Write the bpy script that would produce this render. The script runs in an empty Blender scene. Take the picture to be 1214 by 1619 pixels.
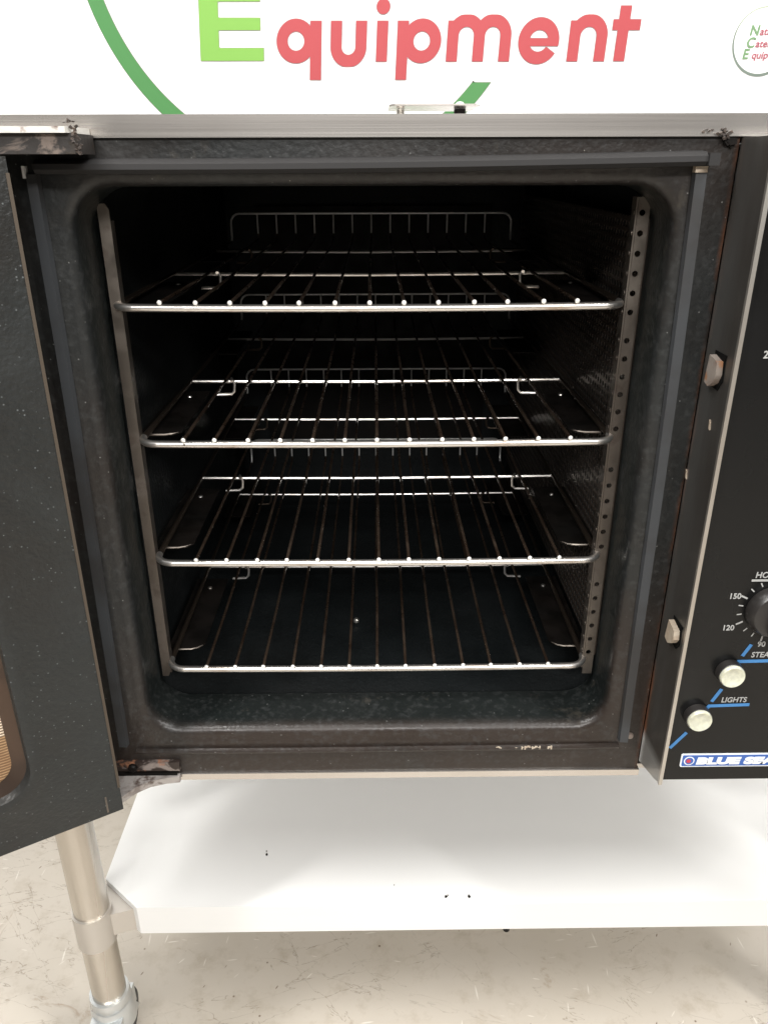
import bpy, bmesh, math, random
from mathutils import Vector, Matrix
random.seed(7)
S = bpy.context.scene
COL = S.collection
# ------------------------------------------------------------------ camera
cam_d = bpy.data.cameras.new('camera'); cam = bpy.data.objects.new('camera', cam_d); COL.objects.link(cam)
P, YW, RL = 0.418848, -0.010639, -0.002748
f = Vector((-math.sin(YW)*math.cos(P), math.cos(YW)*math.cos(P), -math.sin(P)))
r = Vector((math.cos(YW), math.sin(YW), 0)); u = r.cross(f)
r2 = r*math.cos(RL)+u*math.sin(RL); u2 = -r*math.sin(RL)+u*math.cos(RL)
M = Matrix((r2, u2, -f)).transposed().to_4x4(); M.translation = Vector((-0.00014, -0.7166, 0.50559))
cam.matrix_world = M
cam_d.sensor_fit = 'VERTICAL'; cam_d.sensor_height = 24; cam_d.lens = 24*1237.76/1619
cam_d.clip_start = 0.02; cam_d.clip_end = 100
S.camera = cam
# ------------------------------------------------------------------ world (soft room light with brighter ceiling and darker patches)
W = bpy.data.worlds.new("World"); S.world = W; W.use_nodes = True
nt = W.node_tree; nt.nodes.clear()
wo = nt.nodes.new('ShaderNodeOutputWorld'); bg = nt.nodes.new('ShaderNodeBackground')
tc = nt.nodes.new('ShaderNodeTexCoord'); sx = nt.nodes.new('ShaderNodeSeparateXYZ')
nt.links.new(tc.outputs['Generated'], sx.inputs[0])
rp = nt.nodes.new('ShaderNodeValToRGB')
mr = nt.nodes.new('ShaderNodeMapRange'); mr.inputs[1].default_value = -1; mr.inputs[2].default_value = 1
nt.links.new(sx.outputs['Z'], mr.inputs[0]); nt.links.new(mr.outputs[0], rp.inputs[0])
e = rp.color_ramp.elements
e[0].position = 0.0; e[0].color = (.55, .51, .46, 1)
e[1].position = 1.0; e[1].color = (1.1, 1.1, 1.08, 1)
for p, c in ((.42, (.42, .39, .36, 1)), (.52, (.36, .35, .34, 1)), (.62, (.5, .5, .5, 1)), (.75, (1.0, 1.0, 1.0, 1))):
    q = e.new(p); q.color = c
nz = nt.nodes.new('ShaderNodeTexNoise'); nz.inputs['Scale'].default_value = 4.2; nz.inputs['Detail'].default_value = 2
nt.links.new(tc.outputs['Generated'], nz.inputs['Vector'])
r3 = nt.nodes.new('ShaderNodeMapRange'); r3.inputs[1].default_value = .4; r3.inputs[2].default_value = .6; r3.inputs[3].default_value = .35; r3.inputs[4].default_value = 1.5
nt.links.new(nz.outputs[0], r3.inputs[0])
mm = nt.nodes.new('ShaderNodeVectorMath'); mm.operation = 'SCALE'
nt.links.new(rp.outputs[0], mm.inputs[0]); nt.links.new(r3.outputs[0], mm.inputs['Scale'])
nt.links.new(mm.outputs[0], bg.inputs[0]); bg.inputs[1].default_value = .42
nt.links.new(bg.outputs[0], wo.inputs[0])
# ------------------------------------------------------------------ lamps (room ceiling lights plus one added front light)
def area(name, loc, target, sx_, sy_, power, col=(1, .985, .96)):
    l = bpy.data.lights.new(name, 'AREA'); l.shape = 'RECTANGLE'; l.size = sx_; l.size_y = sy_; l.energy = power; l.color = col
    o = bpy.data.objects.new(name, l); COL.objects.link(o); o.location = loc
    o.rotation_euler = (Vector(target)-Vector(loc)).to_track_quat('-Z', 'Y').to_euler()
area('overhead_light', (-1.0, -.75, 2.1), (0, .1, -.2), .16, 1.3, 52)
area('overhead_light', (1.25, -.95, 2.1), (.1, .1, -.2), .16, 1.3, 50)
area('overhead_light', (.1, -3.1, 2.15), (.1, .2, -.3), 2.6, .3, 125)  # added unseen front light to brighten the shelf
area('overhead_light', (.2, .45, 2.3), (.1, .75, 0), 1.6, .3, 12)
S.view_settings.view_transform = 'Standard'; S.view_settings.look = 'None'
S.view_settings.exposure = 0; S.view_settings.gamma = 1; S.view_settings.use_curve_mapping = False

# ------------------------------------------------------------------ materials
class Mat:
    def __init__(s, name, base, rough=.5, metal=0., spec=.5):
        s.m = bpy.data.materials.new(name); s.m.use_nodes = True; s.t = s.m.node_tree
        s.b = s.t.nodes['Principled BSDF']
        s.b.inputs['Base Color'].default_value = (*base, 1); s.b.inputs['Roughness'].default_value = rough
        s.b.inputs['Metallic'].default_value = metal; s.b.inputs['Specular IOR Level'].default_value = spec
        s.tc = s.t.nodes.new('ShaderNodeTexCoord'); s.col = None; s.base = base; s.rg = None; s.nrm = None
    def coord(s, scale=(1, 1, 1), rot=(0, 0, 0)):
        src = s.tc.outputs['Object']
        for k, v in (('Rotation', rot), ('Scale', scale)):
            n = s.t.nodes.new('ShaderNodeMapping'); n.inputs[k].default_value = v
            s.t.links.new(src, n.inputs[0]); src = n.outputs[0]
        return src
    def noise(s, scale, detail=3, sc=(1, 1, 1), lo=.4, hi=.6, rough=.5, rot=(0, 0, 0), dist=0):
        n = s.t.nodes.new('ShaderNodeTexNoise'); n.inputs['Scale'].default_value = scale; n.inputs['Detail'].default_value = detail
        n.inputs['Roughness'].default_value = rough; n.inputs['Distortion'].default_value = dist
        s.t.links.new(s.coord(sc, rot), n.inputs['Vector'])
        return s.rng(n.outputs[0], lo, hi)
    def rng(s, a, lo, hi, o0=0, o1=1):
        q = s.t.nodes.new('ShaderNodeMapRange'); q.inputs[1].default_value = lo; q.inputs[2].default_value = hi
        q.inputs[3].default_value = o0; q.inputs[4].default_value = o1
        s.t.links.new(a, q.inputs[0]); return q.outputs[0]
    def dots(s, scale, size, chance, sc=(1, 1, 1), rot=(0, 0, 0), soft=.4):
        """sparse random flecks: voronoi cells, some of them, near their centre"""
        v = s.t.nodes.new('ShaderNodeTexVoronoi'); v.inputs['Scale'].default_value = scale
        s.t.links.new(s.coord(sc, rot), v.inputs['Vector'])
        a = s.rng(v.outputs['Distance'], size*(1-soft), size, 1, 0)
        g = s.t.nodes.new('ShaderNodeSeparateColor'); s.t.links.new(v.outputs['Color'], g.inputs[0])
        c = s.rng(g.outputs[0], 1-chance, 1-chance*.6)
        return s.math('MULTIPLY', a, c)
    def math(s, op, a, b=0.):
        m = s.t.nodes.new('ShaderNodeMath'); m.operation = op
        for i, x in enumerate((a, b)):
            if isinstance(x, (int, float)): m.inputs[i].default_value = x
            else: s.t.links.new(x, m.inputs[i])
        return m.outputs[0]
    def axis(s, i):
        g = s.t.nodes.new('ShaderNodeSeparateXYZ'); s.t.links.new(s.tc.outputs['Object'], g.inputs[0]); return g.outputs[i]
    def mix(s, fac, colr, amt=1.):
        n = s.t.nodes.new('ShaderNodeMix'); n.data_type = 'RGBA'
        if amt != 1: fac = s.math('MULTIPLY', fac, amt)
        s.t.links.new(fac, n.inputs[0])
        if s.col is None: n.inputs[6].default_value = (*s.base, 1)
        else: s.t.links.new(s.col, n.inputs[6])
        n.inputs[7].default_value = (*colr, 1)
        s.col = n.outputs[2]; s.t.links.new(s.col, s.b.inputs['Base Color']); return s
    def rough(s, fac, a, b):
        s.t.links.new(s.rng(fac, 0, 1, a, b), s.b.inputs['Roughness']); return s
    def metal(s, fac, a, b):
        s.t.links.new(s.rng(fac, 0, 1, a, b), s.b.inputs['Metallic']); return s
    def bump(s, fac, dist, strength=1.):
        n = s.t.nodes.new('ShaderNodeBump'); n.inputs['Distance'].default_value = dist; n.inputs['Strength'].default_value = strength
        s.t.links.new(fac, n.inputs['Height'])
        if s.nrm: s.t.links.new(s.nrm, n.inputs['Normal'])
        s.nrm = n.outputs[0]; s.t.links.new(s.nrm, s.b.inputs['Normal']); return s

def enamel(name, base, brown=.5, rough=.38, fleck=.35, spec=.5):
    m = Mat(name, base, rough, 0, spec)
    n = m.noise(5, 4, lo=.42, hi=.62)
    m.mix(n, (base[0]*1.0, base[1]*.66, base[2]*.5), brown)
    n2 = m.noise(18, 5, lo=.5, hi=.75); m.mix(n2, tuple(c*1.5 for c in base), .45)
    m.mix(m.noise(170, 3, lo=.5, hi=.75), tuple(c*1.7 for c in base), .35)
    m.mix(m.dots(260, .22, .22), (.22, .24, .245), fleck)
    m.mix(m.dots(150, .09, .18), (.45, .47, .47), fleck)
    m.rough(m.noise(9, 4, lo=.35, hi=.65), rough-.08, rough+.16)
    m.bump(m.noise(230, 3, lo=0, hi=1), .0012, .7)
    m.bump(m.noise(25, 3, lo=0, hi=1), .002, .25)
    return m.m
M_enamel = enamel('enamel', (.030, .033, .034), .45)
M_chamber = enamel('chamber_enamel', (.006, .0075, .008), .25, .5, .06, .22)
M_door = enamel('door_enamel', (.016, .018, .018), .45, .42, .42, .45)
M_doorline = Mat('brown_metal_edge', (.075, .058, .042), .6, .3).m
M_dark = Mat('dark_brown_steel', (.0035, .003, .0025), .6, 0, .15)
M_dark.mix(M_dark.noise(20, 4), (.007, .005, .004), .7); M_dark.rough(M_dark.noise(40, 3), .5, .7); M_dark = M_dark.m
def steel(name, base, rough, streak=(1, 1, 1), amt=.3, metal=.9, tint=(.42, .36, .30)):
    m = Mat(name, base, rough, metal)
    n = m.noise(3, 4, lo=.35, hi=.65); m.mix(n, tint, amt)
    g = m.noise(60, 3, streak, 0, 1); m.bump(g, .0004, .25)
    m.rough(m.noise(4, 4, streak, .3, .7), rough-.06, rough+.1)
    return m.m
M_trim = steel('brushed_trim', (.74, .70, .66), .26, (.05, 1, 6), .6, .92, (.50, .46, .42))  # tint patches stand in for uneven reflections in the steel
M_case = steel('casing_steel', (.60, .58, .55), .38, (.1, .1, 5), .2)
def stripsteel():
    m = Mat('grimy_return_steel', (.15, .147, .14), .36, .75)
    m.mix(m.noise(14, 4, (1, 1, .25), .4, .62), (.085, .073, .062), .8)
    # rust bleeding out of the seam (the seam is at the rear edge of this face)
    y = m.axis(1); edge = m.rng(y, -.050, -.042)
    z = m.axis(2); low = m.rng(z, .33, -.02)
    br = m.noise(28, 6, (1, 1, .3), .45, .60, .7)
    k = m.math('MULTIPLY', m.math('MULTIPLY', edge, m.math('ADD', low, .35)), br)
    m.mix(k, (.14, .052, .022), 1.)
    m.metal(k, .75, .0)
    m.mix(m.rng(z, -.052, -.066), (.42, .42, .41), 1.)
    m.bump(m.noise(120, 3, (1, 1, .2), 0, 1), .0006, .4)
    return m.m
M_strip = stripsteel()
M_edge = steel('bright_edge_steel', (.62, .60, .56), .3, (1, 1, .3), .5)
def flangemat():
    m = Mat('flange_enamel', (.015, .016, .016), .4, 0, .42)
    m.mix(m.noise(5, 4, lo=.42, hi=.62), (.020, .014, .011), .7)
    z = m.axis(2); x = m.axis(0)
    front = m.rng(m.axis(1), -.026, -.037)
    low = m.math('MULTIPLY', m.rng(z, .12, -.06), front); m.mix(m.math('MULTIPLY', low, m.noise(7, 3, lo=.25, hi=.5)), (.026, .018, .014), .8)
    m.mix(m.rng(m.axis(1), -.034, -.022), (.0075, .0098, .0095), .9)
    # rust line against the panel seam
    k = m.math('MULTIPLY', m.rng(x, .2828, .2862), m.noise(28, 6, (1, 1, .4), .44, .58, .7)); m.mix(m.rng(x, .2838, .2862), (.012, .008, .006), .8); m.mix(k, (.085, .034, .017), .7)
    m.mix(m.noise(170, 3, lo=.5, hi=.75), (.06, .062, .062), .3)
    m.mix(m.dots(210, .17, .12), (.35, .35, .34), .35)
    m.mix(m.dots(60, .035, .12), (.5, .48, .42), .6)
    m.mix(m.noise(30, 6, (1, 1, .5), .62, .72, .7), (.075, .065, .052), .35)
    m.rough(m.noise(9, 4, lo=.35, hi=.65), .28, .5)
    m.bump(m.noise(230, 3, lo=0, hi=1), .0009, .5); m.bump(m.noise(25, 3, lo=0, hi=1), .001, .15)
    return m.m
M_flange = flangemat()
def sealmat():
    m = Mat('seal_rubber', (.040, .043, .047), .5)
    m.mix(m.noise(12, 4, lo=.42, hi=.58), (.024, .022, .021), .7); m.bump(m.noise(80, 2, lo=0, hi=1), .0005, .3); return m.m
M_seal = sealmat()
M_sealtop = Mat('top_seal_rubber', (.022, .021, .021), .7, 0, .25).m
def rackmat():
    m = Mat('rack_chrome', (.80, .77, .73), .30, .96)
    k = m.noise(14, 5, (1, .5, 4), .52, .72, .65); m.mix(k, (.36, .22, .12), .7)
    m.mix(m.dots(60, .10, .10), (.05, .035, .025), .8)
    m.rough(k, .30, .45); return m.m
M_rack = rackmat()
def wiremat():
    m = Mat('browned_rack_wire', (.06, .042, .03), .45, .5)
    m.mix(m.noise(45, 5, (1, .5, 1), .42, .6, .65), (.030, .018, .012), .9); m.rough(m.noise(60, 4, lo=.4, hi=.65), .25, .5); return m.m
M_wire = wiremat()
M_upstand = Mat('bright_upstand_wire', (.85, .83, .80), .3, .45).m  # lit copy of the rack wire, its brightness put into the colour
M_siderail = Mat('dark_side_rail', (.085, .065, .05), .4, .9).m  # darker than the front bar; also on the rear hooks
M_tip = Mat('bright_wire_end', (.9, .88, .84), .35, .3).m
def guidemat():
    m = Mat('guide_steel', (.18, .158, .136), .36, .85)
    m.mix(m.noise(10, 4, (1, 1, .3)), (.13, .11, .095), .7); m.mix(m.noise(60, 4, lo=.58, hi=.7), (.08, .06, .05), .6)
    m.rough(m.noise(30, 3), .3, .55); return m.m
M_guide = guidemat()
def perfmat():
    m = Mat('perforated_baffle', (.12, .095, .078), .42, .6)
    # round holes on a square grid in the (y,z) plane
    def fr(a, sc):
        return m.math('SUBTRACT', m.math('FRACT', m.math('MULTIPLY', a, sc)), .5)
    a = fr(m.axis(1), 105.); b = fr(m.axis(2), 105.)
    d = m.math('SQRT', m.math('ADD', m.math('MULTIPLY', a, a), m.math('MULTIPLY', b, b)))
    hole = m.rng(d, .24, .32, 1, 0)
    m.mix(hole, (.003, .003, .003), 1.); m.metal(hole, .7, 0); m.rough(hole, .35, .9)
    m.bump(m.rng(d, .2, .38), .002, 1.); return m.m
M_perf = perfmat()
def panelmat():
    m = Mat('panel_black', (.006, .006, .006), .22, 0, .3)
    m.rough(m.noise(6, 5, lo=.35, hi=.7), .16, .34); m.mix(m.noise(9, 5, lo=.55, hi=.8), (.018, .018, .019), .4); return m.m
M_panel = panelmat()
M_white = Mat('print_white', (.36, .36, .35), .5).m
M_blue = Mat('print_blue', (.045, .19, .44), .45).m
M_badge_b = Mat('badge_blue', (.03, .10, .36), .35).m
M_badge_w = Mat('badge_silver', (.72, .74, .76), .35).m
M_red = Mat('badge_red', (.45, .04, .07), .4).m
M_knob = Mat('knob_black', (.022, .020, .019), .33).m
def lensmat():
    m = Mat('lens_cream', (.60, .60, .48), .18); m.b.inputs['Subsurface Weight'].default_value = .3
    m.b.inputs['Subsurface Radius'].default_value = (.01, .01, .006); m.b.inputs['Subsurface Scale'].default_value = .5
    m.mix(m.noise(160, 2), (.42, .42, .34), .6); m.b.inputs['Coat Weight'].default_value = .7; return m.m
M_lens = lensmat()
def hingemat(name, a, b, c, lo=.45, hi=.55, sc=28):
    m = Mat(name, a, .5, .2)
    m.mix(m.noise(sc, 5, (1, 1, 1.6), lo, hi, .6, dist=.6), b, 1.); m.mix(m.noise(sc*1.7, 4, (1, 1, 1), .58, .66, .6), c, .9)
    m.bump(m.noise(sc*2, 5, lo=0, hi=1), .003, .6); return m.m
M_hinge = hingemat('flaking_hinge_paint', (.24, .20, .18), (.035, .024, .020), (.35, .16, .09), .44, .5)
M_hinge2 = hingemat('worn_grey_hinge', (.36, .33, .31), (.20, .17, .155), (.07, .045, .035), .5, .62)
M_hinge3 = hingemat('grimy_dark_hinge', (.030, .026, .024), (.17, .135, .115), (.04, .03, .02), .545, .60, 22)
M_hinge4 = hingemat('bright_worn_plate', (.62, .60, .56), (.62, .60, .56), (.12, .05, .03), .5, .6, 30)
M_grime = hingemat('baked_grime', (.035, .025, .020), (.12, .09, .072), (.015, .011, .009), .5, .6, 120)
M_rust = hingemat('rusty_catch', (.28, .24, .21), (.25, .20, .17), (.32, .15, .07))
M_rust2 = hingemat('cream_catch', (.50, .43, .34), (.42, .34, .26), (.25, .16, .10))
M_rustedge = Mat('orange_rust', (.38, .16, .06), .7).m
def shelfmat():
    m = Mat('shelf_steel', (.80, .80, .79), .45, .08)
    m.mix(m.noise(3, 3, lo=.4, hi=.7), (.76, .755, .745), .5)
    m.mix(m.dots(7, .018, .35), (.12, .10, .09), .9); m.mix(m.dots(16, .02, .2, rot=(0, 0, .5)), (.35, .33, .31), .5)
    m.mix(m.noise(7, 5, (.5, 4, 1), .66, .75), (.78, .77, .75), .4)
    m.bump(m.noise(60, 3, (.05, 1, 1), 0, 1), .0003, .2); return m.m
M_shelf = shelfmat()
M_leg = steel('leg_steel', (.62, .58, .52), .27, (1, 1, .1), .6, .92, (.42, .38, .33))
M_collar = steel('collar_steel', (.56, .525, .48), .38, (1, 1, .1), .3, .6, (.48, .42, .35))
M_zinc = steel('zinc', (.66, .68, .68), .32, (1, 1, .3), .3, .7, (.4, .42, .42))
M_rubber = Mat('castor_rubber', (.06, .06, .06), .6).m
M_holeblack = Mat('hole_black', (.003, .003, .003), .9, 0, .1).m
def winmat():
    m = Mat('window_reflection', (.50, .33, .19), .3, .55)
    a = m.math('FRACT', m.math('MULTIPLY', m.axis(2), 330.)); k = m.rng(a, .35, .55)
    z = m.axis(2); up = m.rng(z, .0135, .0155)
    m.mix(up, (.95, .86, .72), .9)  # glass reflection painted in: bright upper part, darker stripes
    m.mix(k, (.20, .115, .06), .85)
    m.mix(m.noise(25, 4, lo=.45, hi=.65), (.25, .13, .07), .5)
    m.bump(k, .0015, .5); return m.m
M_win = winmat()
M_bezel = Mat('window_bezel', (.075, .048, .034), .3, .5)
M_bezel.mix(M_bezel.noise(20, 4), (.04, .028, .022), .7); M_bezel = M_bezel.m
def floormat():
    m = Mat('vinyl_floor', (.49, .445, .385), .42)
    m.mix(m.noise(4, 6, lo=.38, hi=.65, rough=.6), (.45, .405, .34), .7)
    m.mix(m.noise(30, 6, lo=.52, hi=.74, rough=.7), (.33, .275, .21), .5)
    m.mix(m.noise(9, 7, lo=.62, hi=.70, rough=.72, dist=1.), (.27, .195, .13), .6)
    for rot, sc in ((.12, (120, 15, 1)), (1.45, (110, 13, 1)), (.75, (130, 20, 1)), (1.75, (150, 22, 1)), (-.1, (90, 10, 1))):
        m.mix(m.dots(1.0, .15, .13, sc, (0, 0, rot), .5), (.76, .73, .67), .55)
    m.mix(m.dots(1.0, .12, .16, (110, 30, 1), (0, 0, .5)), (.13, .08, .05), .85)
    m.mix(m.dots(45, .10, .12), (.12, .08, .05), .85)
    m.mix(m.dots(11, .035, .3), (.09, .06, .04), .9)
    for rot, sc, lv in ((.3, (1.6, 7, 1), .5), (1.3, (9, 1.5, 1), .47), (.9, (2, 9, 1), .53)):
        n = m.noise(1.3, 6, sc, 0, 1, .6, (0, 0, rot)); d = m.math('ABSOLUTE', m.math('SUBTRACT', n, lv))
        m.mix(m.math('MULTIPLY', m.rng(d, .0035, .0005), m.noise(6, 3, lo=.48, hi=.56)), (.20, .16, .12), .6)
    # long faint scuff lines
    m.mix(m.noise(3, 5, (9, .7, 1), .66, .69, .7, (0, 0, .8)), (.30, .24, .18), .45)
    m.rough(m.noise(12, 4), .3, .55); return m.m
M_floor = floormat()
def wallmat(name, c):
    m = Mat(name, c, .6); m.bump(m.noise(40, 3, lo=0, hi=1), .0005, .2); m.mix(m.noise(2, 2), tuple(x*.97 for x in c)); return m.m
M_banner = wallmat('banner_white', (.86, .86, .86)); M_wall = wallmat('wall_paint', (.8, .8, .78))
M_lred = wallmat('letter_red', (.37, .043, .050)); M_lgreen = wallmat('letter_green', (.17, .37, .055)); M_ring = wallmat('ring_green', (.052, .20, .052))
M_lline = wallmat('letter_outline', (.34, .30, .30))
M_sring = Mat('small_ring', (.15, .19, .16), .6); M_sring.mix(M_sring.rng(M_sring.axis(2), .72, .785), (.45, .52, .38)); M_sring = M_sring.m
M_sgreen = wallmat('small_green', (.15, .27, .13)); M_sred = wallmat('small_red', (.36, .09, .12))

# ------------------------------------------------------------------ geometry helpers
def link(name, me, mat, parent=None, smooth=False):
    o = bpy.data.objects.new(name, me); COL.objects.link(o)
    if mat: me.materials.append(mat)
    if smooth:
        for p in me.polygons: p.use_smooth = True
    if parent: o.parent = parent; o.matrix_parent_inverse = Matrix.Translation(-parent_world(parent))
    return o
def parent_world(o):
    v = Vector((0, 0, 0))
    if o.type == 'EMPTY': v = o.location.copy()
    return v
def part(name, bm, mat, parent=None, smooth=False, bevel=0, seg=2, label=None):
    if bevel:
        bmesh.ops.bevel(bm, geom=[e_ for e_ in bm.edges if len(e_.link_faces) == 2 and e_.calc_face_angle(0) > .5], offset=bevel, segments=seg, affect='EDGES', profile=.5)
        smooth = True
    bmesh.ops.recalc_face_normals(bm, faces=bm.faces)
    me = bpy.data.meshes.new(name); bm.to_mesh(me); bm.free()
    o = link(name, me, mat, parent, smooth)
    if smooth:
        me.set_sharp_from_angle(angle=math.radians(38))
    if label: o['label'] = label
    return o
def empty(name, loc, label, cat, group=None):
    o = bpy.data.objects.new(name, None); COL.objects.link(o); o.location = loc; o.empty_display_size = .05
    o['label'] = label; o['category'] = cat
    if group: o['group'] = group
    return o
def box(bm, x0, x1, y0, y1, z0, z1):
    v = [bm.verts.new((x, y, z)) for x in (x0, x1) for y in (y0, y1) for z in (z0, z1)]
    for q in ((0, 1, 3, 2), (4, 6, 7, 5), (0, 4, 5, 1), (2, 3, 7, 6), (0, 2, 6, 4), (1, 5, 7, 3)): bm.faces.new([v[i] for i in q])
def B(*a):
    bm = bmesh.new(); box(bm, *a); return bm
def prism(bm, pts, a0, a1, plane='xy'):
    """extrude a 2D outline; plane xy -> z from a0..a1, xz -> y from a0..a1, yz -> x"""
    def mk(p, a):
        return {'xy': (p[0], p[1], a), 'xz': (p[0], a, p[1]), 'yz': (a, p[0], p[1])}[plane]
    A = [bm.verts.new(mk(p, a0)) for p in pts]; C = [bm.verts.new(mk(p, a1)) for p in pts]
    bm.faces.new(A); bm.faces.new(C[::-1])
    n = len(pts)
    for i in range(n): bm.faces.new((A[i], A[(i+1) % n], C[(i+1) % n], C[i]))
def tube(bm, pts, rad, seg=8, closed=False, cap=True):
    pts = [Vector(p) for p in pts]; n = len(pts); rings = []
    up = None
    for i, p in enumerate(pts):
        if closed: d = (pts[(i+1) % n]-pts[i-1]).normalized()
        else: d = (pts[min(i+1, n-1)]-pts[max(i-1, 0)]).normalized()
        if up is None:
            up = Vector((0, 0, 1)) if abs(d.z) < .9 else Vector((1, 0, 0))
        a = d.cross(up).normalized(); up = a.cross(d).normalized()
        rr = rad[i] if isinstance(rad, (list, tuple)) else rad
        rings.append([bm.verts.new(p+a*math.cos(t)*rr+up*math.sin(t)*rr) for t in [2*math.pi*k/seg for k in range(seg)]])
    for i in range(n if closed else n-1):
        A, C = rings[i], rings[(i+1) % n]
        for k in range(seg): bm.faces.new((A[k], A[(k+1) % seg], C[(k+1) % seg], C[k]))
    if cap and not closed: bm.faces.new(rings[0][::-1]); bm.faces.new(rings[-1])
def lathe(bm, prof, c, axis='z', seg=32):
    """prof = [(radius, height)] turned about an axis through c"""
    rings = []
    for (rr, h) in prof:
        ring = []
        for k in range(seg):
            t = 2*math.pi*k/seg; a, b = rr*math.cos(t), rr*math.sin(t)
            v = {'z': (a, b, h), 'y': (a, h, b), 'x': (h, a, b)}[axis]
            ring.append(bm.verts.new((c[0]+v[0], c[1]+v[1], c[2]+v[2])))
        rings.append(ring)
    for A, C in zip(rings, rings[1:]):
        for k in range(seg): bm.faces.new((A[k], A[(k+1) % seg], C[(k+1) % seg], C[k]))
    for q in (rings[0][::-1], rings[-1]): bm.faces.new(q)
def rr_pts(x0, x1, z0, z1, rad, n=8):
    """rounded rectangle outline, anticlockwise"""
    out = []
    for cx, cz, a0 in ((x1-rad, z1-rad, 0), (x0+rad, z1-rad, 90), (x0+rad, z0+rad, 180), (x1-rad, z0+rad, 270)):
        for k in range(n+1):
            a = math.radians(a0+90*k/n); out.append((cx+rad*math.cos(a), cz+rad*math.sin(a)))
    return out
def skin(bm, loops):
    R = [[bm.verts.new(p) for p in L] for L in loops]; n = len(R[0])
    for A, C in zip(R, R[1:]):
        for k in range(n): bm.faces.new((A[k], A[(k+1) % n], C[(k+1) % n], C[k]))
    return R
def text_mesh(txt, size, loc, shear=0, bold=0, sx_=1., align='LEFT', parent=None, mat=None, name='lettering', space=1.):
    cu = bpy.data.curves.new('t', 'FONT'); cu.body = txt; cu.size = size; cu.shear = shear; cu.offset = bold; cu.align_x = align
    cu.extrude = .00015; cu.space_character = space; cu.resolution_u = 4
    o = bpy.data.objects.new('t', cu); COL.objects.link(o)
    dg = bpy.context.evaluated_depsgraph_get(); dg.update()
    me = bpy.data.meshes.new_from_object(o.evaluated_get(dg))
    COL.objects.unlink(o); bpy.data.objects.remove(o)
    for v in me.vertices: v.co = Vector((loc[0]+v.co.x*sx_, loc[1]-v.co.z, loc[2]+v.co.y))
    me.materials.clear()
    return link(name, me, mat, parent)
# 2D shape from a signed distance function (for the sign's round letters)
def sdf_mesh(bm, fn, x0, x1, z0, z1, h, y, slant=0., zr=0.):
    nx, nz_ = int((x1-x0)/h)+2, int((z1-z0)/h)+2
    F = [[fn(x0+i*h, z0+j*h) for j in range(nz_)] for i in range(nx)]
    cache = {}
    def vt(x, z):
        k = (round(x*2e5), round(z*2e5))
        if k not in cache: cache[k] = bm.verts.new((x+slant*(z-zr), y, z))
        return cache[k]
    for i in range(nx-1):
        for j in range(nz_-1):
            c = [(x0+a*h, z0+b*h, F[a][b]) for a, b in ((i, j), (i+1, j), (i+1, j+1), (i, j+1))]
            if min(q[2] for q in c) >= 0: continue
            out = []
            for k in range(4):
                A, C = c[k], c[(k+1) % 4]
                if A[2] < 0: out.append((A[0], A[1]))
                if (A[2] < 0) != (C[2] < 0):
                    t = A[2]/(A[2]-C[2]); out.append((A[0]+t*(C[0]-A[0]), A[1]+t*(C[1]-A[1])))
            vs = []
            for q in out:
                v = vt(*q)
                if v not in vs: vs.append(v)
            if len(vs) > 2:
                try: bm.faces.new(vs)
                except ValueError: pass
def seg_box(x, z, a, b, c, d): return max(a-x, x-b, c-z, z-d)
def ringf(x, z, cx, cz, rm, hw): return abs(math.hypot(x-cx, z-cz)-rm)-hw

# ------------------------------------------------------------------ setting
fl = part('floor', B(-4, 4, -4, 1.02, -.72, -.655), M_floor); fl['kind'] = 'structure'
wl = part('wall', B(-4, 4, 1.021, 1.12, -.655, 2.6), M_wall); wl['kind'] = 'structure'

# ------------------------------------------------------------------ banner on the wall
bn = empty('wall_banner', (0, 1.01, .3), 'large white banner behind the oven with green and red lettering', 'banner')
part('sheet', B(-1.9, 1.9, 1.004, 1.019, .15, 1.6), M_banner, bn)
HW = .0103
def L_q(x, z): return min(ringf(x, z, -.1475, .7175, .0262, HW), seg_box(x, z, -.1205, -.0995, .653, .7505))
def arch(x, z, a, b, zc, top):
    cx, rm = (a+b)/2, (b-a)/2
    if (z > zc) == top: return ringf(x, z, cx, zc, rm, HW)
    return 1
def L_u(x, z): return min(arch(x, z, -.0715, -.0245, .708, False), seg_box(x, z, -.0715-HW, -.0715+HW, .7075, .7505), seg_box(x, z, -.0245-HW, -.0245+HW, .7075, .7505))
def L_i(x, z): return min(seg_box(x, z, .0153-HW, .0153+HW, .6837, .7505), math.hypot(x-.0153, z-.7735)-.0125)
def L_p(x, z): return min(ringf(x, z, .0905, .7175, .0262, HW), seg_box(x, z, .0437, .0643, .653, .7505))
def L_m(x, z):
    return min(seg_box(x, z, .149-HW, .149+HW, .6835, .7505), seg_box(x, z, .199-HW, .199+HW, .6835, .7265), seg_box(x, z, .249-HW, .249+HW, .6835, .7265),
               arch(x, z, .149, .199, .726, True), arch(x, z, .199, .249, .726, True))
def L_e(x, z):
    cx, cz = .3125, .7175
    rg = ringf(x, z, cx, cz, .0262+.002, HW)
    g = min(cz-.0085-z, (z-cz)*.85+(x-cx)*.53, x-cx); rg = max(rg, g)
    return min(rg, max(seg_box(x, z, cx-.03, cx+.037, cz-.0085, cz+.0045), math.hypot(x-cx, z-cz)-.0385))
def L_n(x, z): return min(seg_box(x, z, .380-HW, .380+HW, .6835, .7505), seg_box(x, z, .4315-HW, .4315+HW, .6835, .7255), arch(x, z, .380, .4315, .725, True))
def L_t(x, z): return min(seg_box(x, z, .470-HW, .470+HW, .6838, .7745), seg_box(x, z, .4495, .5015, .735, .7525))
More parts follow.
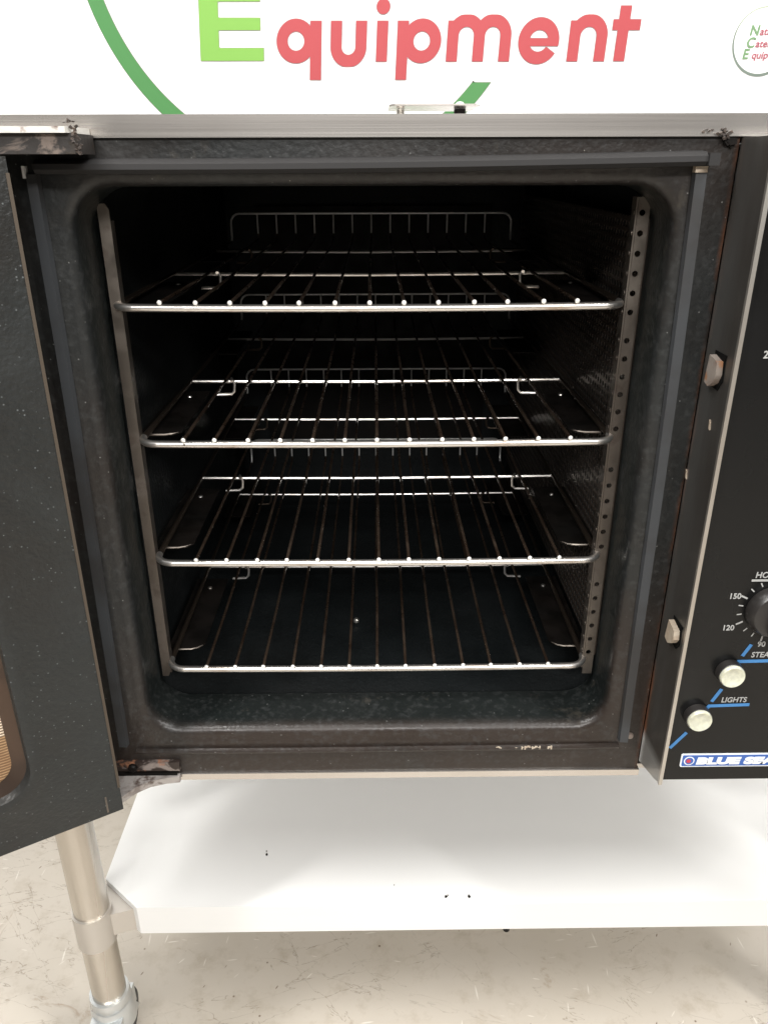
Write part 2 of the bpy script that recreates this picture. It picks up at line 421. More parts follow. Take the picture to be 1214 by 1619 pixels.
def L_E(x, z):
    return min(seg_box(x, z, -.3285, -.293, .6853, .806), seg_box(x, z, -.3285, -.2085, .6853, .7065), seg_box(x, z, -.3285, -.2145, .7355, .7555), seg_box(x, z, -.3285, -.2145, .7815, .806))
SL = .05
for fn, b_ in ((L_q, (-.19, -.09, .645, .76)), (L_u, (-.09, -.005, .675, .76)), (L_i, (0, .035, .675, .79)), (L_p, (.035, .135, .645, .76)), (L_m, (.13, .265, .675, .76)),
               (L_e, (.268, .358, .675, .762)), (L_n, (.362, .448, .675, .76)), (L_t, (.445, .508, .675, .78)), (L_E, (-.335, -.2, .68, .812))):
    bm = bmesh.new(); sdf_mesh(bm, lambda x, z: fn(x, z)-.0011, *b_, .0013, 1.0032, SL, .684)
    part('letter_outline', bm, M_lline, bn)
    bm = bmesh.new(); sdf_mesh(bm, fn, *b_, .0013, 1.0024, SL, .684)
    part('letter', bm, M_lgreen if fn is L_E else M_lred, bn)
def fitc(p):
    (x1, y1), (x2, y2), (x3, y3) = p
    a = x1*(y2-y3)-y1*(x2-x3)+x2*y3-x3*y2
    bx = (x1*x1+y1*y1)*(y3-y2)+(x2*x2+y2*y2)*(y1-y3)+(x3*x3+y3*y3)*(y2-y1)
    by = (x1*x1+y1*y1)*(x2-x3)+(x2*x2+y2*y2)*(x3-x1)+(x3*x3+y3*y3)*(x1-x2)
    cx, cy = -bx/(2*a), -by/(2*a); return cx, cy, math.hypot(x1-cx, y1-cy)
RX, RZ, RR = fitc(((-.5135, .7835), (-.3835, .5885), (.209, .6484)))
def ringarc(bm, hw, y, zcap):
    def pt(t, rr): return (RX+rr*math.cos(t), y, RZ+rr*math.sin(t))
    ts = [math.radians(150+ (360-150+ -5)*k/160) for k in range(161)]
    prev = None
    for t in ts:
        if math.cos(t) > 0 and pt(t, RR)[2] > zcap: break
        cur = [bm.verts.new(pt(t, RR-hw)), bm.verts.new(pt(t, RR+hw))]
        if prev: bm.faces.new((prev[0], prev[1], cur[1], cur[0]))
        prev = cur
    # horizontal cut at the end
    for q, rr in zip(prev, (RR-hw, RR+hw)):
        t = math.asin((zcap-RZ)/rr); q.co = Vector((RX+rr*math.cos(t), y, zcap))
bm = bmesh.new(); ringarc(bm, .0152, 1.0034, .6496); part('ring_outline', bm, M_lline, bn)
bm = bmesh.new(); ringarc(bm, .0141, 1.0022, .6484); part('ring', bm, M_ring, bn)
# small round logo
bm = bmesh.new(); prev = None
for k in range(97):
    t = 2*math.pi*k/96
    w = .0009+.0015*(.5-.5*math.sin(t-.3))
    c = [bm.verts.new((.742+(.0575-w)*math.cos(t)*.98, 1.0025, .7165+(.0565-w)*math.sin(t))), bm.verts.new((.742+(.0575+w)*math.cos(t)*.98, 1.0025, .7165+(.0565+w)*math.sin(t)))]
    if prev: bm.faces.new((prev[0], prev[1], c[1], c[0]))
    prev = c
part('small_ring', bm, M_sring, bn)
for a, b_, x, z, xx in (('N', 'ational', .7135, .7265, .733), ('C', 'atering', .7105, .7065, .7285), ('E', 'quipment', .7065, .6875, .7245)):
    text_mesh(a, .0235, (x, 1.0025, z), .12, .0006, 1., parent=bn, mat=M_sgreen, name='small_lettering')
    text_mesh(b_, .0175, (xx, 1.0025, z+.0005), .12, .0003, 1.05, parent=bn, mat=M_sred, name='small_lettering')

# ------------------------------------------------------------------ oven
ov = empty('convection_oven', (.09, .3, -.117), 'black and stainless convection oven with its door swung open, standing on the white stand', 'oven')
XL, XR, ZB, ZT, YF = -.306, .287, -.1165, .538, -.04
XO = .56
bm = bmesh.new()
box(bm, XL, XO, YF+.008, .76, .532, ZT)             # top sheet
box(bm, XL, XL+.006, YF+.008, .76, ZB, .5315)
box(bm, XO-.006, XO, YF+.008, .76, ZB, .5315)
box(bm, XL+.0065, XO-.0065, .753, .76, ZB, .5315)
box(bm, XL+.0065, XO-.0065, YF+.008, .7525, ZB, ZB+.006)
part('casing', bm, M_case, ov)
# stainless trim strips at top and bottom of the front
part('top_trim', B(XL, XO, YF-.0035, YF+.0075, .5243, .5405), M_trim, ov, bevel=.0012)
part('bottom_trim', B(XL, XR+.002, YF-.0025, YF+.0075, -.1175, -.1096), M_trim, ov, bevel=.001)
# front flange with rounded mouth
def loop(off, y, rad, l=None):
    return [(x, y, z) for x, z in rr_pts(-.245-off, .245+off, -.050-off, .489+off, rad)]
def outer(y):
    # same vertex count, pushed to the rectangle
    pts = rr_pts(-.3045, .2868, -.1092, .5240, .0005)
    return [(x, y, z) for x, z in pts]
bm = bmesh.new()
loops = [loop(-.001, .02, .033), loop(0, -.026, .034), loop(.0008, -.0315, .035), loop(.0026, -.0353, .037), loop(.0055, -.0376, .040), loop(.0095, -.0386, .044), loop(.0165, -.0388, .045), loop(.0185, -.0400, .030), loop(.021, YF, .012)]
L9 = [(x, YF, z) for x, z in rr_pts(-.276, .276, -.083, .512, .004)]
loops += [L9, outer(YF), outer(YF+.006)]
skin(bm, loops)
part('front_flange', bm, M_flange, ov, smooth=True)
# chamber box behind the mouth
bm = bmesh.new()
R_ = skin(bm, [loop(-.0012, .02, .033), loop(.008, .026, .03), [(x, .71, z) for x, z in rr_pts(-.253, .253, -.056, .497, .03)]])
bm.faces.new(R_[-1])
ch = part('cooking_chamber', bm, M_chamber, ov, smooth=True)
# perforated fan baffle on the right wall and a plain liner on the left
part('fan_baffle', B(.2425, .2445, .02, .66, .0, .46), M_perf, ov)
part('back_baffle', B(-.2, .2, .700, .7045, .02, .44), M_dark, ov)
part('drain_screw', (lambda b: (lathe(b, [(.004, 0), (.004, .003), (.002, .005)], (-.028, .18, -.0535), seg=12), b)[1])(bmesh.new()), M_edge, ov, True)
# seal: top roll, side strips, bottom ridge
bm = bmesh.new()
def sealprof(x, zc, sag):
    return [(x, YF-.001, zc+.0055), (x, YF-.011, zc+.0045), (x, YF-.016, zc+.0015), (x, YF-.0165, zc-.0025), (x, YF-.013, zc-.0055), (x, YF-.001, zc-.006)]
N = 24; prev = None
for k in range(N+1):
    x = -.262+.520*k/N; zc = .5045+.0045*(k/N)**1.5-.0012*math.sin(math.pi*k/N)
    cur = [bm.verts.new(p) for p in sealprof(x, zc, 0)]
    if prev:
        for a in range(5): bm.faces.new((prev[a], prev[a+1], cur[a+1], cur[a]))
    else: bm.faces.new(cur)
    prev = cur
bm.faces.new(prev[::-1])
part('top_seal', bm, M_sealtop, ov, smooth=True)
part('seal_end', B(.2581, .2665, YF-.0185, YF-.001, .5035, .5125), M_sealtop, ov, bevel=.002)
part('seal_clip', B(.2525, .262, YF-.008, YF-.001, .4985, .5030), M_rust2, ov, bevel=.001)
part('seal_clip', B(-.2745, -.2725, YF-.0075, YF-.0005, .4955, .5045), M_shelf, ov, bevel=.0005, label='small white clip')
def sidestrip(xt, xb, w):
    bm = bmesh.new(); L = []
    for k in range(13):
        t = k/12; z = .4985+(-.068-.4985)*t; x = xt+(xb-xt)*t+.0008*math.sin(5*t)
        L.append([(x-w/2, YF-.0005, z), (x-w/2+.001, YF-.006, z), (x+w/2-.001, YF-.0068, z), (x+w/2, YF-.0005, z)])
    R0 = [[bm.verts.new(p) for p in q] for q in L]
    for A, C in zip(R0, R0[1:]):
        for a in range(4): bm.faces.new((A[a], A[(a+1) % 4], C[(a+1) % 4], C[a]))
    bm.faces.new(R0[0]); bm.faces.new(R0[-1][::-1]); return bm
part('side_seal', sidestrip(.258, .2665, .0105), M_seal, ov)
part('side_seal', sidestrip(-.2685, -.2735, .0105), M_seal, ov)
bm = bmesh.new(); tube(bm, [(-.262, YF-.001, -.0775), (-.255, YF-.002, -.0772), (-.1, YF-.0025, -.0775), (.05, YF-.002, -.0772), (.15, YF-.0022, -.0768), (.262, YF-.001, -.0765)], .0032, 8)
part('bottom_seal', bm, M_flange, ov, True)
bm = bmesh.new()
for a, b_ in ((.128, .134), (.149, .153), (.1555, .1765), (.184, .189)):
    n = max(2, int((b_-a)/.0015)); 
    for k in range(n):
        x = a+(b_-a)*k/n; h = random.uniform(.0012, .0032)
        box(bm, x, x+(b_-a)/n*.9, YF-.0045-random.random()*.001, YF-.004, -.0762-h/2, -.0762+h)
part('paint_chip', bm, M_rust2, ov)
def screw(x, y, z, rad=.0038, mat=M_rust):
    bm = bmesh.new(); lathe(bm, [(rad, 0), (rad, -.0015), (rad*.75, -.003), (rad*.3, -.0034)], (x, y, z), 'y', 14)
    return part('screw', bm, mat, ov, True)
screw(.2735, YF, -.0635)
# ---- protruding edge strip between mouth and panel
YP = -.0955
bm = bmesh.new(); prism(bm, [(YF-.0005, -.0985), (YF-.0005, .5235), (YP, .5235), (YP, -.078), (YP+.012, -.0835)], .2878, .2905, 'yz')
part('side_return', bm, M_strip, ov)
bm = bmesh.new(); prism(bm, [(.2874, -.079), (.2909, -.0785), (.2909, .5245), (.2874, .5245)], YP-.0035, YP-.0002, 'xz')
part('panel_edge', bm, M_edge, ov, bevel=.0008)
for x_, y_, z_ in ((.2870, -.0728, .2988), (.2870, -.0418, .2412)):
    bm = bmesh.new(); prism(bm, [(y_-.0022, z_-.004), (y_+.0008, z_-.0035), (y_+.0020, z_+.0045), (y_-.0004, z_+.0035)], .2870, .2877, 'yz'); part('paint_chip', bm, M_rust2, ov)
# ---- latch catches poking out of slots in the return
for zc, yc, mt, h in ((.3455, -.070, M_rust, .0125), (.091, -.0775, M_rust2, .011)):
    bm = bmesh.new(); prism(bm, [(yc-.0115, zc+h-.002), (yc-.013, zc+h+.003), (yc+.010, zc+h+.003), (yc+.010, zc-h-.002), (yc-.006, zc-h-.003), (yc-.013, zc-h*.5)], .2870, .2876, 'yz')
    part('catch_slot', bm, M_holeblack, ov)
    bm = bmesh.new(); prism(bm, [(yc-.009, zc+h-.003), (yc+.007, zc+h), (yc+.010, zc-h+.001), (yc+.002, zc-h-.001), (yc-.0065, zc-h+.004), (yc-.0105, zc-.001)], .2815, .2869, 'yz')
    part('latch_catch', bm, mt, ov, bevel=.0012)
# ---- control panel
part('panel_box', B(.2912, XO, YP+.0035, YF+.006, -.0775, .5225), M_case, ov)
cp = part('control_panel', B(.2914, XO-.001, YP, YP+.003, -.0748, .5195), M_panel, ov)
YM = YP-.0004
def stroke(pts, w, mat, name='marking'):
    bm = bmesh.new()
    for k, (a, b_) in enumerate(zip(pts, pts[1:])):
        a, b_ = Vector(a), Vector(b_); d = (b_-a).normalized(); n = Vector((-d.y, d.x))*w/2
        if k: a = a-d*w*.35
        yy = YM-k*.00012
        v = [bm.verts.new((p.x, yy, p.y)) for p in (a+n, b_+n, b_-n, a-n)]
        bm.faces.new(v)
    return part(name, bm, mat, cp)
stroke([(.2935, -.0335), (.3075, -.0140)], .0036, M_blue)
stroke([(.3215, .0125), (.3245, .0185), (.3640, .0197)], .0036, M_blue)
stroke([(.3262, .0235), (.3335, .0385)], .0036, M_blue)
stroke([(.3400, .0640), (.3440, .0705), (.4400, .0720)], .0036, M_blue)
stroke([(.3466, .0765), (.3528, .0895)], .0036, M_blue)
text_mesh('LIGHTS', .0083, (.3352, YM, .0228), .1, .00012, .92, parent=cp, mat=M_white)
text_mesh('STEAM', .0083, (.3548, YM, .0752), .1, .00012, .92, parent=cp, mat=M_white)
text_mesh('150', .0080, (.3222, YM, .1396), 0, .00015, .95, parent=cp, mat=M_white)
text_mesh('120', .0080, (.3218, YM, .1056), 0, .00015, .95, parent=cp, mat=M_white)
text_mesh('90', .0080, (.3585, YM, .0872), 0, .00015, .95, parent=cp, mat=M_white)
text_mesh('HOLD', .0085, (.3425, YM, .1612), .1, .00012, .95, parent=cp, mat=M_white)
stroke([(.3400, .1585), (.3850, .1585)], .0022, M_white)
text_mesh('250', .0085, (.3105, YM, .3620), 0, .00015, .95, parent=cp, mat=M_white)
KX, KZ = .3645, .1275
for k, a in enumerate((118, 136, 154, 171, 189, 207, 226, 245, 264, 283, 302)):
    t = math.radians(a); L_ = .0068 if k % 3 == 2 else .0045
    r0 = .0275; stroke([(KX+r0*math.cos(t), KZ+r0*math.sin(t)), (KX+(r0+L_)*math.cos(t), KZ+(r0+L_)*math.sin(t))], .0017 if k % 3 == 2 else .0012, M_white)
bm = bmesh.new(); lathe(bm, [(.0245, 0), (.0250, -.004), (.0235, -.010), (.0215, -.013), (.018, -.014)], (KX, YM, KZ), 'y', 40)
box(bm, KX-.0055, KX+.0055, YM-.027, YM-.012, KZ-.020, KZ+.020)
part('knob', bm, M_knob, ov, bevel=.0006)
for x, z in ((.3362, .0600), (.3135, .0082)):
    bm = bmesh.new(); lathe(bm, [(.0128, 0), (.0131, -.004), (.0127, -.0082), (.0121, -.0086), (.0120, -.0080)], (x, YM, z), 'y', 32)
    kb = part('indicator_button', bm, M_knob, ov, True)
    bm = bmesh.new(); lathe(bm, [(.0119, -.0075), (.0119, -.0104), (.0110, -.0118), (.0098, -.0116), (.0080, -.0106), (.004, -.0100), (.0005, -.0099)], (x, YM, z), 'y', 32)
    part('lens', bm, M_lens, kb, True)
bm = bmesh.new(); prism(bm, rr_pts(.3065, .4700, -.0572, -.0408, .0018, 3), YP-.0003, YP-.0013, 'xz'); bd = part('badge', bm, M_badge_w, cp)
bm = bmesh.new(); prism(bm, rr_pts(.3080, .4685, -.0558, -.0422, .0012, 3), YP-.0010, YP-.0016, 'xz'); part('badge_field', bm, M_badge_b, bd)
bm = bmesh.new(); lathe(bm, [(.0054, -.0017), (.0054, -.0018)], (.3150, YP, -.0490), 'y', 24); part('badge_disc', bm, M_badge_w, bd)
bm = bmesh.new(); lathe(bm, [(.0042, -.0019), (.0042, -.0020)], (.3150, YP, -.0490), 'y', 24); part('badge_disc', bm, M_badge_b, bd)
bm = bmesh.new(); lathe(bm, [(.0024, -.0021), (.0024, -.0022)], (.3143, YP, -.0490), 'y', 24); part('badge_disc', bm, M_red, bd)
text_mesh('BLUE SEAL', .0112, (.3222, YP-.0018, -.0530), .1, .0008, 1.72, parent=bd, mat=M_badge_w)
# ---- tray guides
def plate_holes(x0, x1, z0, z1, y, holes, hx, rad):
    """front-facing strip with real round holes"""
    bm = bmesh.new(); cell = rad*1.7; zs = []; last = z0
    def quad(a, b_, c, d):
        bm.faces.new([bm.verts.new((p[0], y, p[1])) for p in (a, b_, c, d)])
    for hz in sorted(holes):
        if hz-cell > last+1e-5: quad((x0, last), (x1, last), (x1, hz-cell), (x0, hz-cell))
        n = 16; ci = []; cs = []
        for k in range(n):
            t = 2*math.pi*(k+.5)/n; cx, cz = math.cos(t), math.sin(t)
            ci.append((hx+rad*cx, hz+rad*cz))
            sx0 = (x1-hx)/cx if cx > 0 else (x0-hx)/cx if cx < 0 else 9; sz0 = cell/abs(cz)
            s = min(sx0, sz0); cs.append((hx+s*cx, hz+s*cz))
        for k in range(n):
            a, b_ = cs[k], cs[(k+1) % n]; i0, i1 = ci[k], ci[(k+1) % n]
            pts = [i0, a]
            if abs(a[0]-b_[0]) > 1e-6 and abs(a[1]-b_[1]) > 1e-6:
                pts.append((x1 if a[0] > hx else x0, hz+cell if a[1] > hz else hz-cell))
            pts += [b_, i1]
            bm.faces.new([bm.verts.new((p[0], y, p[1])) for p in pts])
        last = hz+cell
    quad((x0, last), (x1, last), (x1, z1), (x0, z1))
    bmesh.ops.remove_doubles(bm, verts=bm.verts, dist=1e-5)
    g = bmesh.ops.extrude_face_region(bm, geom=bm.faces[:]); bmesh.ops.translate(bm, verts=[v for v in g['geom'] if isinstance(v, bmesh.types.BMVert)], vec=(0, .0015, 0))
    return bm
RZs = [.3884, .2594, .1308, 0.0]
holes = []
z = .462
zz = []
for base in (.3884, .2594, .1308, .0):
    for k in range(6): zz.append(base+.0085+.0172*k)
zz += [.3884-.0085]
holes = sorted(h for h in set(round(q, 5) for q in zz) if h < .470)
holes = [h for i, h in enumerate(holes) if i == 0 or h-holes[i-1] > .014]
bm = plate_holes(.2300, .2405, -.020, .4785, .013, holes, .2342, .0027)
box(bm, .2282, .2298, .0135, .026, -.012, .4785)
gR = part('tray_guide', bm, M_guide, ov)
for i, h in enumerate(holes):
    bm = bmesh.new(); lathe(bm, [(.0026, 0), (.0026, -.0006)], (.2282, .0190, h), 'x', 12)
    part('punched_hole_rim', bm, M_guide, gR)
bm = bmesh.new(); prism(bm, [(-.2400, -.018), (-.2400, .471), (-.2380, .4745), (-.2330, .4745), (-.2300, .470), (-.2300, -.010), (-.2335, -.018)], .0125, .0145, 'xz'); box(bm, -.2315, -.2301, .0150, .024, -.015, .46)
part('tray_guide', bm, M_guide, ov)
# ---- ledges the racks slide on
for zr in RZs:
    for s in (-1, 1):
        for (y0, y1) in ((.047, .215),):
            pts = [(s*.2415, y0), (s*.215, y0+.0005), (s*.206, y0+.004), (s*.2005, y0+.012), (s*.2005, y1), (s*.2415, y1)]
            bm = bmesh.new(); prism(bm, pts, zr-.0075, zr-.0062)
            lg = part('rack_ledge', bm, M_dark, ov)
            bm = bmesh.new(); tube(bm, [(s*.2300, y0-.0002, zr-.0058), (s*.215, y0+.0002, zr-.0058), (s*.2085, y0+.0028, zr-.0058), (s*.2030, y0+.0085, zr-.0060)], [.0012, .0012, .0010, .0005], 6)
            part('ledge_edge', bm, M_guide, lg, True)
            bm = bmesh.new(); lathe(bm, [(.0030, 0), (.0026, .0012), (.001, .0018)], (s*.2200, .190, zr-.0062), 'z', 10)
            part('rivet', bm, M_rack, lg, True)
        bm = bmesh.new(); prism(bm, [(s*.2415, .42), (s*.2005, .42), (s*.2005, .59), (s*.2415, .59)], zr-.0075, zr-.0062)
        part('rack_ledge', bm, M_dark, ov)
# ---- vent cap on top
vc = part('vent_plate', (lambda b: (prism(b, [(.022, .540), (.030, .531), (.145, .531), (.152, .540), (.152, .66), (.022, .66)], .5800, .5822), b)[1])(bmesh.new()), M_trim, ov, bevel=.0006)
for v in vc.data.vertices: v.co.z += .0030*math.sin((v.co.x-.022)/.13*math.pi)
for x, w in ((.040, .0062), (.129, .0088)):
    bm = bmesh.new(); lathe(bm, [(w, .5385), (w, .5795)], (x, .60, 0), 'z', 20); part('vent_post', bm, M_dark if w > .007 else M_edge, vc, True)
    bm = bmesh.new(); lathe(bm, [(.0075, .5840), (.0072, .5865), (.0045, .5892), (.001, .5900)], (x, .60, 0), 'z', 16); part('vent_bolt', bm, M_zinc, vc, True)
# ---- top hinge
th = part('top_hinge', B(-.345, -.2165, -.088, -.0445, .5125, .5258), M_hinge3, ov, bevel=.0008)
part('hinge_cap', (lambda b: (prism(b, [(-.345, -.0925), (-.2205, -.0925), (-.2185, -.088), (-.2185, -.0445), (-.345, -.0445)], .5263, .5305), b)[1])(bmesh.new()), M_hinge4, th, bevel=.0008)
def grime(cx, cy, cz, n, sx_, sz_, parent=ov, mat=M_grime, sz=.0025, sy=.002):
    bm = bmesh.new()
    for _ in range(n):
        x, z = cx+random.gauss(0, sx_), cz+random.gauss(0, sz_); y = cy+.0004-random.random()*sy
        k = random.randint(5, 8); t0 = random.random()*6.3; asp = random.uniform(.4, 1.)
        pts = [(x+sz*random.uniform(.35, 1.25)*math.cos(t0+6.283*i/k), z+sz*asp*random.uniform(.35, 1.25)*math.sin(t0+6.283*i/k)) for i in range(k)]
        prism(bm, pts, y, y+.0009, 'xz')
    return part('grime', bm, mat, parent)
grime(-.2155, -.0885, .5235, 16, .0012, .0042, th, sz=.0020)
grime(-.2185, -.0885, .5335, 7, .0022, .0010, th, sz=.0013)
grime(-.2125, -.0890, .5185, 6, .0010, .0020, th, sz=.0020)
grime(.2725, YF-.0045, .5258, 24, .0034, .0020, sz=.0017)
grime(.2600, YF-.0045, .5285, 6, .0022, .0006, sz=.0012)
grime(.2790, YF-.0025, .5210, 16, .0028, .0020, mat=M_dark, sz=.003)
# ---- bottom hinge
bh = part('bottom_hinge', B(-.2860, -.2170, -.0455, -.0402, -.1020, -.0905), M_hinge, ov, bevel=.0008)
for x in (-.2675,):
    bm = bmesh.new(); lathe(bm, [(.0052, 0), (.0052, -.003), (.0035, -.0045)], (x, -.0455, -.0962), 'y', 8); part('hinge_bolt', bm, M_dark, bh)
bm = bmesh.new(); box(bm, -.286, -.2200, -.0475, -.0430, -.1063, -.1030); part('hinge_bar', bm, M_dark, bh, bevel=.0006)
bm = bmesh.new(); prism(bm, [(-.3150, -.0485), (-.2860, -.0440), (-.2175, -.0440), (-.2175, -.0490), (-.2320, -.0510), (-.2480, -.0560), (-.2610, -.0650), (-.2720, -.0790), (-.3150, -.0800)], -.1150, -.1070)
part('hinge_arm', bm, M_hinge2, bh, bevel=.0008)
# ---- door, swung open about 150 degrees: built in its own plane (s along, t thickness, z up)
HX, HY = -.2670, -.0900
ds = Vector((-.861, -.509, 0)); dn = Vector((.509, -.861, 0))      # along the door, and out of its inner face
DM = Matrix(((ds.x, -dn.x, 0, HX), (ds.y, -dn.y, 0, HY), (0, 0, 1, 0), (0, 0, 0, 1)))
def dpart(name, bm, mat, parent, **k):
    """mesh given in (s, depth, z); depth 0 = inner face, positive away from the viewer"""
    bm2 = bm
    o = part(name, bm2, mat, parent, **k)
    for v in o.data.vertices: v.co = DM @ v.co
    o.data.flip_normals() if DM.determinant() < 0 else None
    return o
ZD0, ZD1, DL = -.1120, .5112, .565
WS0, WS1, WZ0, WZ1 = .076, .49, -.052, .452
bm = bmesh.new()
fr = rr_pts(0, DL, ZD0, ZD1, .0006, 8); wi = rr_pts(WS0, WS1, WZ0, WZ1, .032, 8)
mid = rr_pts(WS0-.014, WS1+.014, WZ0-.014, WZ1+.014, .044, 8)
skin(bm, [[(x, .0400, z) for x, z in fr], [(x, 0, z) for x, z in fr],
          [(x, 0, z) for x, z in mid], [(x+(.006 if x < .2 else -.006), -.0028, z+(.006 if z < .2 else -.006)) for x, z in mid],
          [(x, -.001, z) for x, z in wi], [(x+(.002 if x < .2 else -.002), .007, z+(.002 if z < .2 else -.002)) for x, z in wi]])
bm.faces.new([v for v in bm.verts[:len(fr)]])
dr = dpart('door', bm, M_door, ov, smooth=True)
bm = bmesh.new()
w2 = rr_pts(WS0+.002, WS1-.002, WZ0+.002, WZ1-.002, .030, 8); w3 = rr_pts(WS0+.014, WS1-.014, WZ0+.014, WZ1-.014, .022, 8)
skin(bm, [[(x, .0071, z) for x, z in w2], [(x, .0125, z) for x, z in w3]])
wb = dpart('window_bezel', bm, M_bezel, dr, smooth=True)
bm = bmesh.new(); bm.faces.new([bm.verts.new((x, .0130, z)) for x, z in w3])
dpart('window', bm, M_win, dr)
bm = bmesh.new(); box(bm, -.0006, .0020, -.0010, .0010, -.082, .5000)
dpart('hinge_side_edge', bm, M_doorline, dr)
bm = bmesh.new(); box(bm, .0145, .0162, -.0006, .0004, -.1085, -.0880)
dpart('pale_strip', bm, M_guide, dr)  # thin paler strip near the hinge edge

# ------------------------------------------------------------------ racks
def arc(cx, cy, rad, a0, a1, n=6):
    return [(cx+rad*math.cos(math.radians(a0+(a1-a0)*k/n)), cy+rad*math.sin(math.radians(a0+(a1-a0)*k/n))) for k in range(n+1)]
YC, YR, YE, HB = .2406, .4975, .650, .043
def make_rack(z, dx, label, seed, dy=0.):
    rnd = random.Random(seed)
    rt = empty('oven_rack', (dx, 0, z), label, 'oven rack', 'wire racks stacked in the oven')
    def pt(x, y, zz): return (x+dx, y+dy, z+zz)
    w = .2295; rb = .0036
    bm = bmesh.new()
    path = [(w, YE-.004)] + [(w, .02)] + arc(w-.018, .018, .018, 0, -90) + [(-w+.018, 0)] + arc(-w+.018, .018, .018, -90, -180) + [(-w, .02), (-w, YE-.004)]
    bow = lambda x, y: (.0 if abs(y) > .02 else -.0015*(1-(x/w)**2))
    fp = []
    for a, b_ in zip(path, path[1:]):
        n = max(1, int(math.hypot(a[0]-b_[0], a[1]-b_[1])/.03))
        for k in range(n): fp.append((a[0]+(b_[0]-a[0])*k/n, a[1]+(b_[1]-a[1])*k/n))
    fp.append(path[-1])
    # the loop carries on as the upstand at the back
    up_ = [( -w, YE, .006), (-w, YE+.001, HB-.014)]
    top = [(-w+.014-.014*math.cos(math.radians(t)), YE+.001, HB-.014+.014*math.sin(math.radians(t))) for t in (20, 45, 70, 90)]
    fr_ = [pt(x, y, bow(x, y)) for x, y in fp if y <= .0205]
    tube(bm, fr_, rb, 12); part('front_bar', bm, M_rack, rt, True)
    for sg in (-1, 1):
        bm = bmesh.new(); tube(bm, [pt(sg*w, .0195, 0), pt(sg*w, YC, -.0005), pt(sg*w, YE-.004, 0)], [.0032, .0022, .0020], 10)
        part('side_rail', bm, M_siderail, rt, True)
    bm = bmesh.new(); tube(bm, [pt(-w, YE-.006, 0)]+[pt(*q) for q in up_+top] + [pt(-q[0], q[1], q[2]) for q in top[::-1]+up_[::-1]]+[pt(w, YE-.006, 0)], .0017, 10)
    part('upstand', bm, M_upstand, rt, True)
    for y, rr in ((YC, .0022), (YR, .0019)):
        bm = bmesh.new(); tube(bm, [pt(-w, y, -.0008), pt(-w/2, y, -.0018), pt(0, y, -.0024), pt(w/2, y, -.0018), pt(w, y, -.0008)], rr, 8)
        part('crossbar', bm, M_rack, rt, True)
    for k in range(13):
        bm = bmesh.new(); tips = bmesh.new()
        x = -.186+.031*k; zt = .0050-.0015*(1-(x/w)**2); j = rnd.uniform(-.0007, .0007)
        tube(bm, [pt(x+j, -.0022, zt), pt(x, YC*.5, .0028), pt(x+rnd.uniform(-.001, .001), YC, .0026), pt(x, YR, .0024), pt(x, YE-.010, .003), pt(x, YE-.003, .006), pt(x, YE-.0015, .0122)], .00165, 8)
        um = bmesh.new(); tube(um, [pt(x, YE-.0015, .012), pt(x, YE-.001, HB)], .0013, 8)
        lathe(tips, [(.0019, -.0004), (.0023, -.0010), (.0019, -.0022), (.0008, -.0028)], pt(x+j, -.0020, zt+.0002), 'y', 10)
        wg = part('wire', bm, M_wire, rt, True)
        part('wire_end', tips, M_tip, wg, True)
        part('upturned_wire', um, M_upstand, wg, True)
    for y in (YC, YR):
        for s in (-1, 1):
            bm = bmesh.new(); x = s*.178
            tube(bm, [pt(x, y-.010, .0015), pt(x+s*.001, y-.004, .0035), pt(x-s*.002, y-.003, -.004), pt(x-s*.0015, y-.005, -.0125), pt(x+s*.002, y-.006, -.0158), pt(x+s*.020, y-.007, -.0160)], .00185, 8)
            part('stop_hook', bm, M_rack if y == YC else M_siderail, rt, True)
    return rt
make_rack(.3884, -.0051, 'topmost wire oven rack, just under the chamber ceiling', 1)
make_rack(.2594, .0010, 'second wire oven rack from the top', 2, .001)
make_rack(.1308, .0016, 'third wire oven rack from the top, above the lowest one', 3)
make_rack(0, 0, 'lowest wire oven rack, just above the chamber floor', 4)

# ------------------------------------------------------------------ stand
st = empty('equipment_stand', (.09, .3, -.655), 'stainless stand with white undershelf and castors below the oven', 'stand')
X0, X1, Y0, Y1 = -.366, .640, 0, .60
sh = [(-.312, 0), (.586, 0), (X1, .046), (X1, Y1-.046), (.586, Y1), (-.312, Y1), (X0, Y1-.046), (X0, .046)]
bm = bmesh.new(); prism(bm, sh, -.4155, -.3685); sf = part('undershelf', bm, M_shelf, st, bevel=.0035, seg=3)
bm = bmesh.new(); lathe(bm, [(.0045, -.424), (.0045, -.4158)], (.168, .006, 0), 'z', 10); part('shelf_bolt', bm, M_dark, sf)
for x, y, rr in ((.0871, .011, .0022), (.0895, .013, .0012), (.1176, .0107, .0024), (-.1549, .082, .0022), (-.156, .088, .0012), (.02, .03, .0009)):
    pts = [(x+rr*random.uniform(.4, 1.1)*math.cos(t), y+rr*random.uniform(.5, 1.5)*math.sin(t)) for t in (0, 1, 2, 3, 4, 5.2)]
    bm = bmesh.new(); prism(bm, pts, -.3683, -.3674); part('dirt_speck', bm, M_dark if rr > .002 else M_grime, sf)
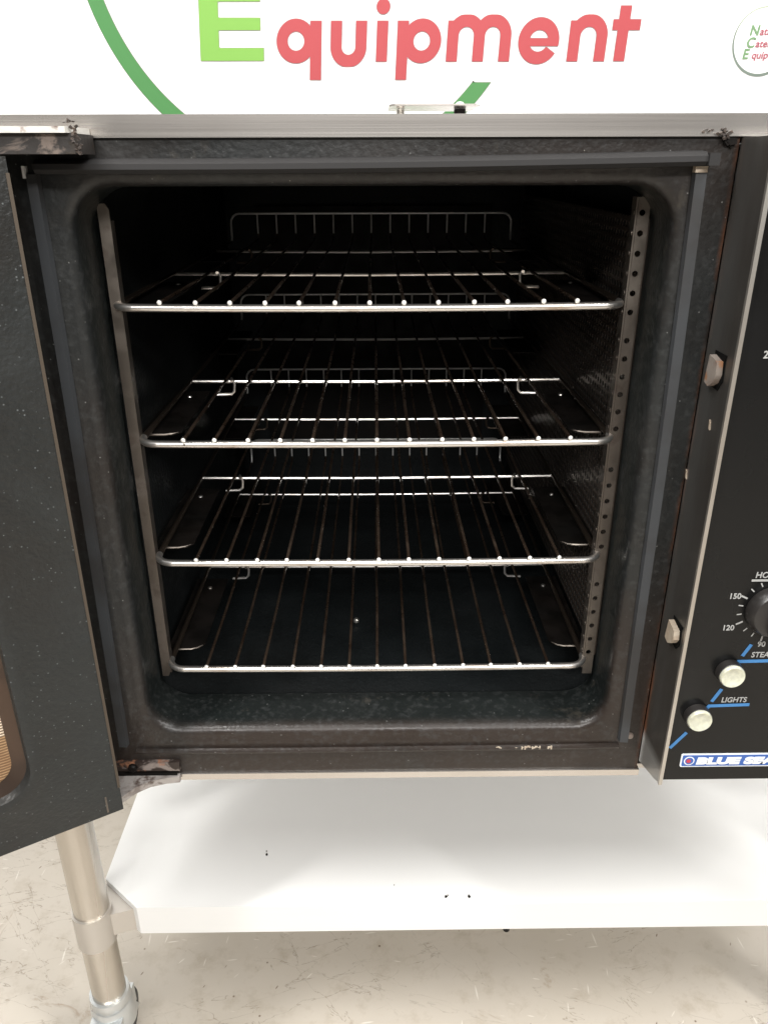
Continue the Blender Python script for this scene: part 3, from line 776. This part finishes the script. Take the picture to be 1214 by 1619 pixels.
for sx_, lx in ((-1, -.3705), (1, .6445)):
    for ly in (.002, .598):
        bm = bmesh.new(); lathe(bm, [(.0222, -.565), (.0222, -.122)], (lx, ly, 0), 'z', 40); lg = part('leg', bm, M_leg, st, True)
        bm = bmesh.new(); lathe(bm, [(.0226, -.4245), (.0250, -.4245), (.0250, -.3690), (.0226, -.3690)], (lx, ly, 0), 'z', 40); part('collar', bm, M_collar, lg, True)
        ya = .010 if ly < .3 else .590; s = -sx_
        bm = bmesh.new(); fy = 1 if ly < .3 else -1
        prism(bm, [(lx+s*.020, ly-fy*.006), (lx+s*.0615, ly+fy*.0065), (lx+s*.007, ly+fy*.048), (lx-s*.002, ly+fy*.022)], -.4150, -.3775)
        part('corner_bracket', bm, M_collar, lg, bevel=.0012)
        cs = bmesh.new(); lathe(cs, [(.0228, -.5280), (.0262, -.5285), (.0268, -.5330), (.0272, -.5430), (.0262, -.5450), (.0278, -.5475), (.0300, -.5750), (.0300, -.5850)], (lx, ly, 0), 'z', 36)
        box(cs, lx-.021, lx+.021, ly-.030, ly+.030, -.592, -.5560)
        cst = part('castor', cs, M_zinc, st, True)
        bm = bmesh.new()
        for q in (-1, 1): prism(bm, [(ly-.028, -.5925), (ly+.028, -.5925), (ly+.042, -.618), (ly+.020, -.618), (ly-.010, -.611)], lx+q*.0175-.0012, lx+q*.0175+.0012, 'yz')
        part('fork', bm, M_zinc, cst)
        bm = bmesh.new(); lathe(bm, [(.010, -.0125), (.036, -.0125), (.0395, -.008), (.0395, .008), (.036, .0125), (.010, .0125)], (lx, ly+.020, -.6155), 'x', 36)
        part('wheel', bm, M_rubber, cst, True)
bm = bmesh.new()
for x in (-.3705, .6445): box(bm, x-.012, x+.012, .025, .575, -.160, -.1215)
for y in (.13, .52): box(bm, -.358, .632, y-.012, y+.012, -.160, -.1215)
box(bm, -.304, -.276, .08, .575, -.1210, -.1172); box(bm, .532, .560, .08, .575, -.1210, -.1172)
part('top_frame', bm, M_leg, st)
